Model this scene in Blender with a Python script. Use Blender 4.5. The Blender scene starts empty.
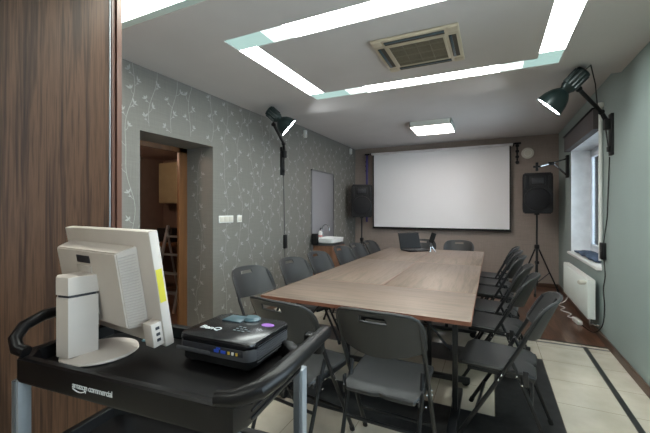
import bpy, bmesh, math, random
from mathutils import Vector, Matrix
random.seed(7)
SC = bpy.context.scene
COL = SC.collection
PI = math.pi
R = math.radians

# ------------------------------------------------------------------ materials
def new_mat(name):
    m = bpy.data.materials.new(name); m.use_nodes = True
    nt = m.node_tree; b = nt.nodes['Principled BSDF']
    return m, nt, b

def mat(name, col, rough=.5, metal=0, var=.08, scale=8, bump=0, bscale=200, spec=.5, coat=0):
    m, nt, b = new_mat(name)
    tc = nt.nodes.new('ShaderNodeTexCoord')
    n = nt.nodes.new('ShaderNodeTexNoise'); n.inputs['Scale'].default_value = scale; n.inputs['Detail'].default_value = 4
    nt.links.new(tc.outputs['Object'], n.inputs['Vector'])
    r = nt.nodes.new('ShaderNodeValToRGB')
    r.color_ramp.elements[0].position = .3; r.color_ramp.elements[1].position = .7
    r.color_ramp.elements[0].color = tuple(c*(1-var) for c in col)+(1,)
    r.color_ramp.elements[1].color = tuple(min(1, c*(1+var)) for c in col)+(1,)
    nt.links.new(n.outputs['Fac'], r.inputs['Fac'])
    nt.links.new(r.outputs['Color'], b.inputs['Base Color'])
    b.inputs['Roughness'].default_value = rough; b.inputs['Metallic'].default_value = metal
    b.inputs['Specular IOR Level'].default_value = spec
    b.inputs['Coat Weight'].default_value = coat
    if bump:
        n2 = nt.nodes.new('ShaderNodeTexNoise'); n2.inputs['Scale'].default_value = bscale
        nt.links.new(tc.outputs['Object'], n2.inputs['Vector'])
        bp = nt.nodes.new('ShaderNodeBump'); bp.inputs['Strength'].default_value = bump; bp.inputs['Distance'].default_value = .002
        nt.links.new(n2.outputs['Fac'], bp.inputs['Height']); nt.links.new(bp.outputs['Normal'], b.inputs['Normal'])
    return m

def emis(name, col, strength):
    m, nt, b = new_mat(name)
    b.inputs['Base Color'].default_value = (.2, .2, .2, 1)
    b.inputs['Emission Color'].default_value = col+(1,)
    b.inputs['Emission Strength'].default_value = strength
    return m

def wood(name, stops, stretch=(1.2, 22, 22), rough=.4, dist=1.2, scale=1.0, fine=.35, bump=.15, spec=.5):
    """streaky wood; the grain runs along the axis with the small stretch value"""
    m, nt, b = new_mat(name)
    tc = nt.nodes.new('ShaderNodeTexCoord'); mp = nt.nodes.new('ShaderNodeMapping')
    mp.inputs['Scale'].default_value = stretch
    nt.links.new(tc.outputs['Object'], mp.inputs['Vector'])
    n = nt.nodes.new('ShaderNodeTexNoise'); n.inputs['Scale'].default_value = scale; n.inputs['Detail'].default_value = 6
    n.inputs['Roughness'].default_value = .62; n.inputs['Distortion'].default_value = dist
    nt.links.new(mp.outputs['Vector'], n.inputs['Vector'])
    mp2 = nt.nodes.new('ShaderNodeMapping'); mp2.inputs['Scale'].default_value = tuple(s*6 for s in stretch)
    nt.links.new(tc.outputs['Object'], mp2.inputs['Vector'])
    n2 = nt.nodes.new('ShaderNodeTexNoise'); n2.inputs['Scale'].default_value = scale; n2.inputs['Detail'].default_value = 3
    nt.links.new(mp2.outputs['Vector'], n2.inputs['Vector'])
    mx = nt.nodes.new('ShaderNodeMath'); mx.operation = 'MULTIPLY_ADD'
    sub = nt.nodes.new('ShaderNodeMath'); sub.operation = 'SUBTRACT'; sub.inputs[1].default_value = .5
    nt.links.new(n2.outputs['Fac'], sub.inputs[0])
    nt.links.new(sub.outputs[0], mx.inputs[0]); mx.inputs[1].default_value = fine
    nt.links.new(n.outputs['Fac'], mx.inputs[2])
    r = nt.nodes.new('ShaderNodeValToRGB'); el = r.color_ramp.elements
    while len(el) < len(stops): el.new(.5)
    for e, (p, c) in zip(el, stops): e.position = p; e.color = c+(1,)
    nt.links.new(mx.outputs[0], r.inputs['Fac']); nt.links.new(r.outputs['Color'], b.inputs['Base Color'])
    b.inputs['Roughness'].default_value = rough; b.inputs['Specular IOR Level'].default_value = spec
    if bump:
        bp = nt.nodes.new('ShaderNodeBump'); bp.inputs['Strength'].default_value = bump; bp.inputs['Distance'].default_value = .001
        nt.links.new(mx.outputs[0], bp.inputs['Height']); nt.links.new(bp.outputs['Normal'], b.inputs['Normal'])
    return m

def wallpaper(name, col, fibre=.06):
    """woven paper: fine horizontal and vertical threads"""
    m, nt, b = new_mat(name)
    tc = nt.nodes.new('ShaderNodeTexCoord')
    fac = None
    for s in ((6, 6, 260), (180, 180, 5)):
        mp = nt.nodes.new('ShaderNodeMapping'); mp.inputs['Scale'].default_value = s
        nt.links.new(tc.outputs['Object'], mp.inputs['Vector'])
        n = nt.nodes.new('ShaderNodeTexNoise'); n.inputs['Scale'].default_value = 1; n.inputs['Detail'].default_value = 3
        nt.links.new(mp.outputs['Vector'], n.inputs['Vector'])
        if fac is None: fac = n.outputs['Fac']
        else:
            a = nt.nodes.new('ShaderNodeMath'); a.operation = 'ADD'
            nt.links.new(fac, a.inputs[0]); nt.links.new(n.outputs['Fac'], a.inputs[1]); fac = a.outputs[0]
    r = nt.nodes.new('ShaderNodeMapRange'); r.inputs['From Min'].default_value = .6; r.inputs['From Max'].default_value = 1.4
    nt.links.new(fac, r.inputs['Value'])
    mx = nt.nodes.new('ShaderNodeMix'); mx.data_type = 'RGBA'
    mx.inputs['A'].default_value = tuple(c*(1-fibre*3) for c in col)+(1,); mx.inputs['B'].default_value = tuple(c*(1+fibre*3) for c in col)+(1,)
    nt.links.new(r.outputs['Result'], mx.inputs['Factor']); nt.links.new(mx.outputs['Result'], b.inputs['Base Color'])
    b.inputs['Roughness'].default_value = .62; b.inputs['Specular IOR Level'].default_value = .3
    return m

def floor_tiles():
    m, nt, b = new_mat('cream glossy tile with charcoal tile bands')
    tc = nt.nodes.new('ShaderNodeTexCoord'); sp = nt.nodes.new('ShaderNodeSeparateXYZ')
    nt.links.new(tc.outputs['Object'], sp.inputs[0])
    def M(op, a, b_=None, c=None):
        n = nt.nodes.new('ShaderNodeMath'); n.operation = op
        for i, v in enumerate((a, b_, c)):
            if v is None: continue
            if hasattr(v, 'is_output'): nt.links.new(v, n.inputs[i])
            else: n.inputs[i].default_value = v
        return n.outputs[0]
    X, Y = sp.outputs['X'], sp.outputs['Y']
    def inside(v, lo, hi): return M('MULTIPLY', M('GREATER_THAN', v, lo), M('LESS_THAN', v, hi))
    outer = M('MULTIPLY', inside(X, -2.05, .415), inside(Y, 2.175, 3.75))
    inner = M('MULTIPLY', inside(X, -1.65, .018), inside(Y, 2.575, 3.35))
    band = M('MULTIPLY', outer, M('SUBTRACT', 1, inner))
    ln1 = M('MULTIPLY', inside(X, .815, .855), M('LESS_THAN', Y, 4.27))
    ln2 = inside(Y, 4.225, 4.262)
    dark = M('MAXIMUM', band, M('MAXIMUM', ln1, ln2))
    def grout(v, off, s, w):
        f = M('FRACT', M('DIVIDE', M('SUBTRACT', v, off), s))
        return M('MAXIMUM', M('LESS_THAN', f, w), M('GREATER_THAN', f, 1-w))
    g = M('MAXIMUM', grout(X, .415, .399, .005), grout(Y, 2.175, .393, .005))
    n = nt.nodes.new('ShaderNodeTexNoise'); n.inputs['Scale'].default_value = 5; n.inputs['Detail'].default_value = 5
    nt.links.new(tc.outputs['Object'], n.inputs['Vector'])
    r = nt.nodes.new('ShaderNodeValToRGB'); e = r.color_ramp.elements
    e[0].position = .3; e[0].color = (.50, .455, .37, 1); e[1].position = .75; e[1].color = (.61, .565, .475, 1)
    nt.links.new(n.outputs['Fac'], r.inputs['Fac'])
    n3 = nt.nodes.new('ShaderNodeTexNoise'); n3.inputs['Scale'].default_value = 14; n3.inputs['Detail'].default_value = 6
    nt.links.new(tc.outputs['Object'], n3.inputs['Vector'])
    rd = nt.nodes.new('ShaderNodeValToRGB'); e = rd.color_ramp.elements
    e[0].position = .35; e[0].color = (.014, .015, .016, 1); e[1].position = .75; e[1].color = (.035, .037, .038, 1)
    nt.links.new(n3.outputs['Fac'], rd.inputs['Fac'])
    m1 = nt.nodes.new('ShaderNodeMix'); m1.data_type = 'RGBA'
    nt.links.new(g, m1.inputs['Factor']); nt.links.new(r.outputs['Color'], m1.inputs['A']); m1.inputs['B'].default_value = (.27, .24, .19, 1)
    m2 = nt.nodes.new('ShaderNodeMix'); m2.data_type = 'RGBA'
    nt.links.new(dark, m2.inputs['Factor']); nt.links.new(m1.outputs['Result'], m2.inputs['A']); nt.links.new(rd.outputs['Color'], m2.inputs['B'])
    nt.links.new(m2.outputs['Result'], b.inputs['Base Color'])
    rr = M('MULTIPLY_ADD', dark, .22, .13)
    nt.links.new(rr, b.inputs['Roughness'])
    return m

def glass_mat():
    m = bpy.data.materials.new('clear window glass'); m.use_nodes = True
    nt = m.node_tree; nt.nodes.clear()
    o = nt.nodes.new('ShaderNodeOutputMaterial'); t = nt.nodes.new('ShaderNodeBsdfTransparent'); g = nt.nodes.new('ShaderNodeBsdfGlossy')
    g.inputs['Roughness'].default_value = .02; t.inputs['Color'].default_value = (.93, .97, .98, 1)
    f = nt.nodes.new('ShaderNodeFresnel'); f.inputs['IOR'].default_value = 1.45; mx = nt.nodes.new('ShaderNodeMixShader')
    nt.links.new(f.outputs[0], mx.inputs[0]); nt.links.new(t.outputs[0], mx.inputs[1]); nt.links.new(g.outputs[0], mx.inputs[2])
    nt.links.new(mx.outputs[0], o.inputs[0]); return m

M_ = {}
M_['wall_floral'] = wallpaper('grey woven wallpaper', (.175, .168, .152))
M_['vine'] = mat('silver vine print', (.32, .325, .30), .45, 0, .12, 30)
M_['wall_back'] = wallpaper('taupe woven wallpaper', (.285, .235, .208))
M_['wall_right'] = mat('pale grey green paint', (.27, .325, .308), .55, 0, .03, 2, .15, 300, .3)
M_['wall_plain'] = mat('neutral wall paint', (.6, .59, .57), .8)
M_['ceiling'] = mat('grey white ceiling paint', (.60, .57, .56), .8, 0, .02, 3, 0, 200, .2)
M_['reveal'] = mat('white window reveal', (.80, .83, .86), .6)
M_['tiles'] = floor_tiles()
M_['laminate'] = wood('red brown laminate floor', [(.3, (.055, .026, .016)), (.5, (.11, .052, .032)), (.72, (.19, .098, .062))], (9, 1.1, 9), .28, 1.0, 1.2)
M_['strip'] = mat('dark threshold metal', (.05, .045, .04), .4, .5)
M_['base'] = wood('dark brown skirting', [(.3, (.05, .028, .018)), (.7, (.12, .068, .045))], (2, 2, 20), .45)
M_['table'] = wood('pale walnut laminate', [(.3, (.085, .058, .043)), (.47, (.138, .101, .077)), (.56, (.175, .130, .101)), (.72, (.118, .084, .063))], (1.1, 17, 17), .5, .8, 1.0, .45, .08)
M_['table_edge'] = wood('red brown table edge', [(.3, (.13, .05, .03)), (.7, (.22, .09, .055))], (2, 20, 20), .4)
M_['door_wood'] = wood('walnut door laminate', [(.25, (.013, .006, .004)), (.45, (.038, .019, .011)), (.58, (.075, .038, .021)), (.8, (.028, .014, .008))], (16, 16, .55), .5, 1.0, 1.0, .5, .12, .18)
M_['side_wood'] = wood('reddish brown side panel', [(.3, (.05, .02, .012)), (.7, (.11, .045, .028))], (14, 14, .7), .4)
M_['alu'] = mat('brushed aluminium', (.55, .60, .62), .32, .85, .04, 20)
M_['alu_leg'] = mat('anodised aluminium leg', (.27, .29, .31), .45, .4, .05, 25)
M_['orange_wood'] = wood('orange pine casing', [(.3, (.10, .042, .015)), (.7, (.18, .078, .029))], (12, 12, .8), .4)
M_['cab_wood'] = wood('brown sink cabinet wood', [(.3, (.14, .065, .035)), (.7, (.27, .135, .08))], (12, 12, .9), .4)
M_['chair_plastic'] = mat('charcoal textured chair plastic', (.019, .0195, .020), .45, 0, .06, 60, .15, 500, .4)
M_['steel'] = mat('black powder coated steel', (.012, .013, .015), .35, .2, .1, 30)
M_['rivet'] = mat('bright steel rivet', (.6, .6, .6), .25, 1)
M_['rubber'] = mat('black rubber', (.012, .012, .012), .7)
M_['black_plastic'] = mat('black moulded plastic', (.008, .008, .009), .5, 0, .15, 30, .2, 400, .3)
M_['cart_plastic'] = mat('black cart plastic', (.0045, .004, .0043), .36, 0, .15, 12, .1, 350, .25)
M_['matte_black'] = mat('matte black', (.006, .006, .0065), .6, 0, .08, 8, 0, 200, .3)
M_['gloss_black'] = mat('glossy piano black', (.008, .008, .009), .2, 0, .1, 10, 0, 200, .4)
M_['grille'] = mat('black perforated grille', (.012, .012, .014), .7, 0, .3, 300, .3, 900, .3)
M_['beige_plastic'] = mat('cream computer plastic', (.48, .425, .38), .48, 0, .03, 12, .1, 600)
M_['beige_shade'] = mat('cream plastic vent grille', (.40, .355, .315), .6, 0, .05, 60)
M_['port_dark'] = mat('dark port opening', (.02, .02, .025), .5)
M_['yellow'] = mat('yellow sticker', (.52, .45, .02), .5)
M_['blue_line'] = mat('pale blue strip', (.16, .34, .42), .4)
M_['purple'] = mat('purple sticker', (.20, .06, .34), .4)
M_['blue_port'] = mat('blue video port', (.03, .08, .5), .4)
M_['gold'] = mat('yellow av jack', (.75, .5, .08), .35, .3)
M_['white_jack'] = mat('white av jack', (.75, .73, .7), .4)
M_['print'] = mat('light grey print', (.50, .52, .53), .5)
M_['print_dim'] = mat('dim grey key print', (.10, .12, .13), .5)
M_['trim_black'] = mat('satin black trim', (.012, .012, .013), .5, 0, .08, 8, 0, 200, .3)
M_['slate'] = mat('smoky blue lens window', (.045, .085, .105), .3)
M_['dark_grey'] = mat('dark grey plastic', (.06, .06, .065), .4)
M_['screen'] = mat('matte white screen fabric', (.78, .78, .80), .9, 0, .01, 2, 0, 200, .1)
M_['screen_case'] = mat('white screen casing', (.72, .70, .72), .4)
M_['white'] = mat('white painted metal', (.72, .76, .72), .35, 0, .02)
M_['white_plastic'] = mat('white plastic', (.74, .74, .71), .4, 0, .02)
M_['ivory'] = mat('ivory plastic', (.60, .57, .50), .45, 0, .03)
M_['pvc'] = mat('white window frame', (.70, .74, .80), .3)
M_['glass'] = glass_mat()
M_['ac'] = mat('beige cassette plastic', (.56, .49, .37), .45, 0, .03)
M_['ac_dark'] = mat('dark intake grille', (.07, .06, .045), .6)
M_['ac_slat'] = mat('olive intake slat', (.22, .19, .13), .5)
M_['blind'] = mat('grey blind cassette fabric', (.07, .062, .062), .7, 0, .05, 60)
M_['ceramic'] = mat('white glazed ceramic', (.78, .80, .80), .12, 0, .01)
M_['grey_panel'] = mat('grey lilac painted door', (.23, .225, .24), .35, 0, .02)
M_['strap'] = mat('violet blue strap', (.06, .05, .19), .5)
M_['cloth'] = mat('dark blue cloth', (.045, .07, .12), .85, 0, .4, 20)
M_['cabinet_cream'] = mat('olive cream cabinet', (.34, .29, .17), .5)
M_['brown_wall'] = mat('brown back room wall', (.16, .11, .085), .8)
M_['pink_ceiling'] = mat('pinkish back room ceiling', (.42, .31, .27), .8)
M_['red'] = mat('red cap', (.5, .04, .03), .4)
M_['chrome'] = mat('polished chrome', (.45, .45, .46), .25, 1)
M_['lamp_green'] = mat('dark green black lamp enamel', (.012, .022, .022), .3, .3, .1, 30)
M_['trough_wall'] = mat('white light trough paint', (.62, .74, .70), .7, 0, .02)
M_['glow'] = emis('bright light diffuser', (.93, 1.0, .97), 11)
M_['glow_corner_fade'] = emis('diffuser corner with painted light falloff', (.55, .84, .78), .33)  # weak teal emission paints the tube light dying away at the corners
M_['glow_mid_fade'] = emis('diffuser with half painted falloff', (.80, .98, .94), .75)  # middle step of the falloff painted between lit run and corner
M_['glow_near'] = emis('near light diffuser', (.95, 1.0, .92), 9)
M_['glow_square'] = emis('square lamp diffuser', (1.0, .90, .83), 15)
M_['glow_lamp'] = emis('wall lamp light face', (.90, .97, 1.0), 22)
M_['glow_back_added'] = emis('added back room bulb', (1.0, .72, .55), 260)

# ------------------------------------------------------------------ mesh builder
class MB:
    def __init__(s): s.bm = bmesh.new()
    def _fin(s, before, mi, mtx=None):
        vs = [v for v in s.bm.verts if v not in before] if before is not None else []
        return vs
    def box(s, c, d, mi=0, bev=0, mtx=None, seg=2):
        t = bmesh.new(); bmesh.ops.create_cube(t, size=1)
        bmesh.ops.scale(t, vec=Vector(d), verts=t.verts)
        if bev: bmesh.ops.bevel(t, geom=list(t.edges), offset=min(bev, min(d)*.49), segments=seg, profile=.5, affect='EDGES')
        bmesh.ops.translate(t, vec=Vector(c), verts=t.verts)
        return s.add(t, mi, mtx)
    def add(s, t, mi=0, mtx=None):
        if mtx is not None: bmesh.ops.transform(t, matrix=mtx, verts=t.verts)
        bmesh.ops.recalc_face_normals(t, faces=list(t.faces))
        m = {}
        for v in t.verts: m[v] = s.bm.verts.new(v.co)
        for f in t.faces:
            try:
                nf = s.bm.faces.new([m[v] for v in f.verts]); nf.material_index = mi if mi is not None else f.material_index
            except ValueError: pass
        t.free(); return s
    def tube(s, pts, r, mi=0, seg=8, mtx=None, closed=False, flat=None):
        t = bmesh.new(); pts = [Vector(p) for p in pts]; n = len(pts)
        rs = r if isinstance(r, (list, tuple)) else [r]*n
        rings = []; up = None
        for i, p in enumerate(pts):
            if closed: a, b = pts[(i-1) % n], pts[(i+1) % n]
            else: a, b = pts[max(0, i-1)], pts[min(n-1, i+1)]
            d = (b-a).normalized()
            if up is None:
                up = Vector((0, 0, 1)) if abs(d.z) < .9 else Vector((1, 0, 0))
            x = d.cross(up)
            if x.length < 1e-4: x = d.orthogonal()
            x.normalize(); y = x.cross(d).normalized(); up = y
            k = flat if flat else 1
            rings.append([t.verts.new(p + (x*math.cos(2*PI*j/seg) + y*math.sin(2*PI*j/seg)*k)*rs[i]) for j in range(seg)])
        m = n if closed else n-1
        for i in range(m):
            A, B = rings[i], rings[(i+1) % n]
            for j in range(seg): t.faces.new((A[j], A[(j+1) % seg], B[(j+1) % seg], B[j]))
        if not closed: t.faces.new(rings[0][::-1]); t.faces.new(rings[-1])
        return s.add(t, mi, mtx)
    def lathe(s, prof, mi=0, seg=24, mtx=None):
        t = bmesh.new(); rings = []
        for r, z in prof:
            if r < 1e-5: rings.append([t.verts.new((0, 0, z))])
            else: rings.append([t.verts.new((r*math.cos(2*PI*j/seg), r*math.sin(2*PI*j/seg), z)) for j in range(seg)])
        for A, B in zip(rings, rings[1:]):
            for j in range(seg):
                k = (j+1) % seg
                if len(A) == 1 and len(B) == 1: continue
                if len(A) == 1: t.faces.new((A[0], B[k], B[j]))
                elif len(B) == 1: t.faces.new((A[j], A[k], B[0]))
                else: t.faces.new((A[j], A[k], B[k], B[j]))
        return s.add(t, mi, mtx)
    def prism(s, pts, z0, z1, mi=0, mtx=None, bev=0):
        t = bmesh.new()
        a = [t.verts.new((x, y, z0)) for x, y in pts]; b = [t.verts.new((x, y, z1)) for x, y in pts]; n = len(pts)
        t.faces.new(a[::-1]); t.faces.new(b)
        for i in range(n): t.faces.new((a[i], a[(i+1) % n], b[(i+1) % n], b[i]))
        if bev:
            es = [e for e in t.edges if abs(e.verts[0].co.z-e.verts[1].co.z) < 1e-6]
            bmesh.ops.bevel(t, geom=es, offset=bev, segments=2, profile=.5, affect='EDGES')
        return s.add(t, mi, mtx)
    def sheet(s, grid, thick, mi=0, mtx=None, skip=()):
        """solid curved plate from a grid of points, cells in skip are cut through"""
        t = bmesh.new(); H, W = len(grid), len(grid[0])
        G = [[Vector(p) for p in row] for row in grid]
        N = []
        for i in range(H):
            row = []
            for j in range(W):
                a = G[i][min(W-1, j+1)]-G[i][max(0, j-1)]; b = G[min(H-1, i+1)][j]-G[max(0, i-1)][j]
                n = a.cross(b); row.append(n.normalized() if n.length > 1e-9 else Vector((0, 0, 1)))
            N.append(row)
        A = [[t.verts.new(G[i][j]+N[i][j]*thick/2) for j in range(W)] for i in range(H)]
        B = [[t.verts.new(G[i][j]-N[i][j]*thick/2) for j in range(W)] for i in range(H)]
        def on(i, j): return 0 <= i < H-1 and 0 <= j < W-1 and (i, j) not in skip
        for i in range(H-1):
            for j in range(W-1):
                if not on(i, j): continue
                t.faces.new((A[i][j], A[i][j+1], A[i+1][j+1], A[i+1][j])); t.faces.new((B[i][j], B[i+1][j], B[i+1][j+1], B[i][j+1]))
                for (di, dj, p, q) in ((-1, 0, (i, j), (i, j+1)), (1, 0, (i+1, j+1), (i+1, j)), (0, -1, (i+1, j), (i, j)), (0, 1, (i, j+1), (i+1, j+1))):
                    if not on(i+di, j+dj):
                        t.faces.new((A[p[0]][p[1]], B[p[0]][p[1]], B[q[0]][q[1]], A[q[0]][q[1]]))
        return s.add(t, mi, mtx)
    def build(s, name, mats, parent=None, loc=None, rot=None, smooth=35):
        me = bpy.data.meshes.new(name)
        s.bm.normal_update()
        if smooth:
            for f in s.bm.faces: f.smooth = True
            for e in s.bm.edges:
                if len(e.link_faces) != 2 or e.calc_face_angle(0) > R(smooth): e.smooth = False
        s.bm.to_mesh(me); s.bm.free()
        for m in (mats if isinstance(mats, (list, tuple)) else [mats]): me.materials.append(M_[m])
        o = bpy.data.objects.new(name, me); COL.objects.link(o)
        if parent is not None: o.parent = parent
        if loc: o.location = loc
        if rot: o.rotation_euler = rot
        return o

def tag(o, label, cat, group=None):
    o['label'] = label; o['category'] = cat
    if group: o['group'] = group
    return o
def struct(o): o['kind'] = 'structure'; return o
def empty(name, loc=(0, 0, 0), rz=0):
    o = bpy.data.objects.new(name, None); COL.objects.link(o); o.location = loc; o.rotation_euler = (0, 0, rz); o.empty_display_size = .1
    return o
def thing(name, label, cat, loc=(0, 0, 0), rz=0, group=None): return tag(empty(name, loc, rz), label, cat, group)
def copy_tree(o, parent=None):
    c = o.copy(); COL.objects.link(c)
    if parent is not None: c.parent = parent
    for ch in list(o.children): copy_tree(ch, c)
    return c
def B(name, mats, parent, *boxes, bev=0, **kw):
    m = MB()
    for b in boxes: m.box(b[0], b[1], b[2] if len(b) > 2 else 0, bev)
    return m.build(name, mats, parent, **kw)
def span(x0, x1, y0, y1, z0, z1, mi=0): return ((x0+x1)/2, (y0+y1)/2, (z0+z1)/2), (abs(x1-x0), abs(y1-y0), abs(z1-z0)), mi
def frame(d, origin, up=(0, 0, 1)):
    """matrix whose local z runs along d"""
    z = Vector(d).normalized(); x = Vector(up).cross(z)
    if x.length < 1e-3: x = Vector((1, 0, 0))
    x.normalize(); y = z.cross(x)
    m = Matrix((x, y, z)).transposed().to_4x4(); m.translation = Vector(origin); return m
def arc(c, r, a0, a1, n, ax=(1, 0, 0), ay=(0, 0, 1)):
    c, ax, ay = Vector(c), Vector(ax), Vector(ay)
    return [c+ax*r*math.cos(a0+(a1-a0)*i/n)+ay*r*math.sin(a0+(a1-a0)*i/n) for i in range(n+1)]
def text_mesh(s, size, mtx, ext=.0006, spacing=1.0):
    cu = bpy.data.curves.new('print', 'FONT'); cu.body = s; cu.size = size; cu.extrude = ext; cu.space_character = spacing; cu.offset = size*.012
    o = bpy.data.objects.new('print', cu); COL.objects.link(o)
    dg = bpy.context.evaluated_depsgraph_get(); dg.update()
    me = bpy.data.meshes.new_from_object(o.evaluated_get(dg)); t = bmesh.new(); t.from_mesh(me)
    bpy.data.objects.remove(o); bpy.data.meshes.remove(me)
    bmesh.ops.transform(t, matrix=mtx, verts=t.verts); return t

# ------------------------------------------------------------------ room
XL, XR, YB, YF, YS, ZN, ZF = -2.733, 1.046, 7.234, -1.6, 3.984, 2.615, 2.703
YW = 4.325
OY0, OY1, OZ = 2.009, 2.878, 2.06          # doorway
DX = -3.12

m = MB(); m.box(*span(DX, XR+.3, YF, YW, -.12, 0)); struct(m.build('floor', 'tiles'))
m = MB(); m.box(*span(XL-.3, XR+.3, YW, YB+.2, -.12, 0)); struct(m.build('floor_laminate', 'laminate'))
struct(B('trim_1', 'strip', None, span(XL, XR, YW-.015, YW+.015, 0, .004)))

# left wall with doorway and a printed vine pattern
m = MB()
m.box(*span(DX, XL, YF, OY0, 0, 3.0)); m.box(*span(DX, XL, OY1, YB, 0, 3.0)); m.box(*span(DX, XL, OY0, OY1, OZ, 3.0))
def leaf(bm_, P, U, V, o, ang, ln, wd):
    ca, sa = math.cos(ang), math.sin(ang)
    pts = [(0, 0), (.28*ln, .5*wd), (.62*ln, .42*wd), (ln, 0), (.62*ln, -.42*wd), (.28*ln, -.5*wd)]
    vs = [bm_.verts.new(P(o[0]+x*ca-y*sa, o[1]+x*sa+y*ca)) for x, y in pts]
    f = bm_.faces.new(vs); f.material_index = 1
def ribbon(bm_, P, pts, w):
    prev = None
    for i, (a, z) in enumerate(pts):
        q = pts[min(len(pts)-1, i+1)]; p = pts[max(0, i-1)]
        dx, dz = q[0]-p[0], q[1]-p[1]; l = math.hypot(dx, dz) or 1
        nx, nz = -dz/l*w/2, dx/l*w/2
        cur = (bm_.verts.new(P(a+nx, z+nz)), bm_.verts.new(P(a-nx, z-nz)))
        if prev: f = bm_.faces.new((prev[0], prev[1], cur[1], cur[0])); f.material_index = 1
        prev = cur
def vines(bm_, P, a0, a1, z0, z1, ok=lambda a, z: True, step=.235, seed=3):
    rnd = random.Random(seed); a = a0+.13; k = 0
    while a < a1-.04:
        ph = rnd.uniform(0, 6.28); amp = rnd.uniform(.03, .052); z = z0+rnd.uniform(0, .1)
        f = lambda z_: a+amp*math.sin(z_*5.2+ph)+.012*math.sin(z_*13+ph*2)
        run = []; zz = z0+.01
        while zz < z1-.01:
            if ok(f(zz), zz): run.append((f(zz), zz))
            else:
                if len(run) > 1: ribbon(bm_, P, run, .0045)
                run = []
            zz += .03
        if len(run) > 1: ribbon(bm_, P, run, .0045)
        side = 1
        while z < z1-.1:
            L = rnd.uniform(.05, .085); ang = R(90)-side*rnd.uniform(.5, 1.0)
            ex, ez = f(z)+math.cos(ang)*L, z+math.sin(ang)*L
            if ok(ex+.05*side, ez+.05) and ok(f(z), z) and a0+.02 < ex < a1-.05 and ez < z1-.07:
                ribbon(bm_, P, [(f(z), z), ((f(z)+ex)/2+side*.006, (z+ez)/2-.004), (ex, ez)], .0036)
                for q in (-1.0, -.15, .75):
                    leaf(bm_, P, 0, 0, (ex, ez), ang+q+rnd.uniform(-.2, .2), rnd.uniform(.032, .052), rnd.uniform(.013, .019))
                if rnd.random() < .6: leaf(bm_, P, 0, 0, ((f(z)+ex)/2, (z+ez)/2), ang+side*-.9, .03, .012)
            side = -side; z += rnd.uniform(.075, .13)
        a += step*rnd.uniform(.92, 1.08); k += 1
def okw(a, z): return not (OY0-.03 < a < OY1+.03 and z < OZ+.03)
vines(m.bm, lambda a, z: (XL+.0012, a, z), 1.3, YB, .12, ZF-.05, okw)
vines(m.bm, lambda a, z: (DX+.06+a, OY1-.0012, z), 0, .30, .1, OZ, step=.3, seed=9)
struct(m.build('wall_left', ['wall_floral', 'vine'], smooth=0))
struct(B('wall_back', 'wall_back', None, span(DX, XR+.3, YB, YB+.15, 0, 3.0)))
# right wall with a window opening and an added unseen one for more daylight
WY0, WY1, WZ0, WZ1, WT = 4.60, 6.19, .76, 2.24, .32
VY0, VY1 = -.6, 2.3  # span of the added window near the camera
struct(B('wall_right', 'wall_right', None, span(XR, XR+WT, YF, VY0, 0, 3.0), span(XR, XR+WT, VY1, WY0, 0, 3.0), span(XR, XR+WT, VY0, VY1, 0, WZ0), span(XR, XR+WT, VY0, VY1, WZ1, 3.0), span(XR, XR+WT, WY1, YB, 0, 3.0),
         span(XR, XR+WT, WY0, WY1, 0, WZ0), span(XR, XR+WT, WY0, WY1, WZ1, 3.0)))
struct(B('wall_front', 'wall_plain', None, span(DX, XR+.3, YF-.15, YF, 0, 3.0)))
struct(B('trim_2', 'reveal', None, span(XR+.002, XR+WT-.06, WY1-.006, WY1, WZ0, WZ1), span(XR+.002, XR+WT-.06, WY0, WY0+.006, WZ0, WZ1),
         span(XR+.002, XR+WT-.06, WY0, WY1, WZ1-.006, WZ1)))
struct(B('baseboard_right', 'base', None, span(XR-.016, XR, YF, YB, 0, .075), bev=.003))
struct(B('baseboard_back', 'base', None, span(XL, XR, YB-.016, YB, 0, .075), bev=.003))
struct(B('baseboard_left', 'base', None, span(XL, XL+.014, OY1, YB, 0, .06), bev=.003))

# ceiling: lower near part with two sunk light frames and an added slot behind the camera, higher far part
FX0, FX1, FY0, FY1 = -1.78, .506, 1.982, 3.507
GX0, GX1, GY0, GY1 = -1.61, .336, 2.164, 3.327
NX0, NX1, NY0, NY1 = -2.45, .45, 1.24, 1.555
ztop = 2.86
struct(B('ceiling', 'ceiling', None,
    span(XL, XR, YF, -.8, ZN, ztop), span(XL, XR, -.6, NY0, ZN, ztop), span(XL, NX0, -.8, -.6, ZN, ztop), span(NX1, XR, -.8, -.6, ZN, ztop), span(XL, NX0, NY0, NY1, ZN, ztop), span(NX1, XR, NY0, NY1, ZN, ztop),
    span(XL, XR, NY1, FY0, ZN, ztop), span(XL, FX0, FY0, FY1, ZN, ztop), span(FX1, XR, FY0, FY1, ZN, ztop),
    span(XL, XR, FY1, YS, ZN, ztop), span(GX0, GX1, GY0, GY1, ZN, ztop-.02)))
struct(B('ceiling_1', 'ceiling', None, span(XL, XR, YS, YB, ZF, ztop)))
struct(B('ceiling_2', 'wall_plain', None, span(DX, XR+.3, YF-.1, YB+.1, ztop, ztop+.08)))

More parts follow.
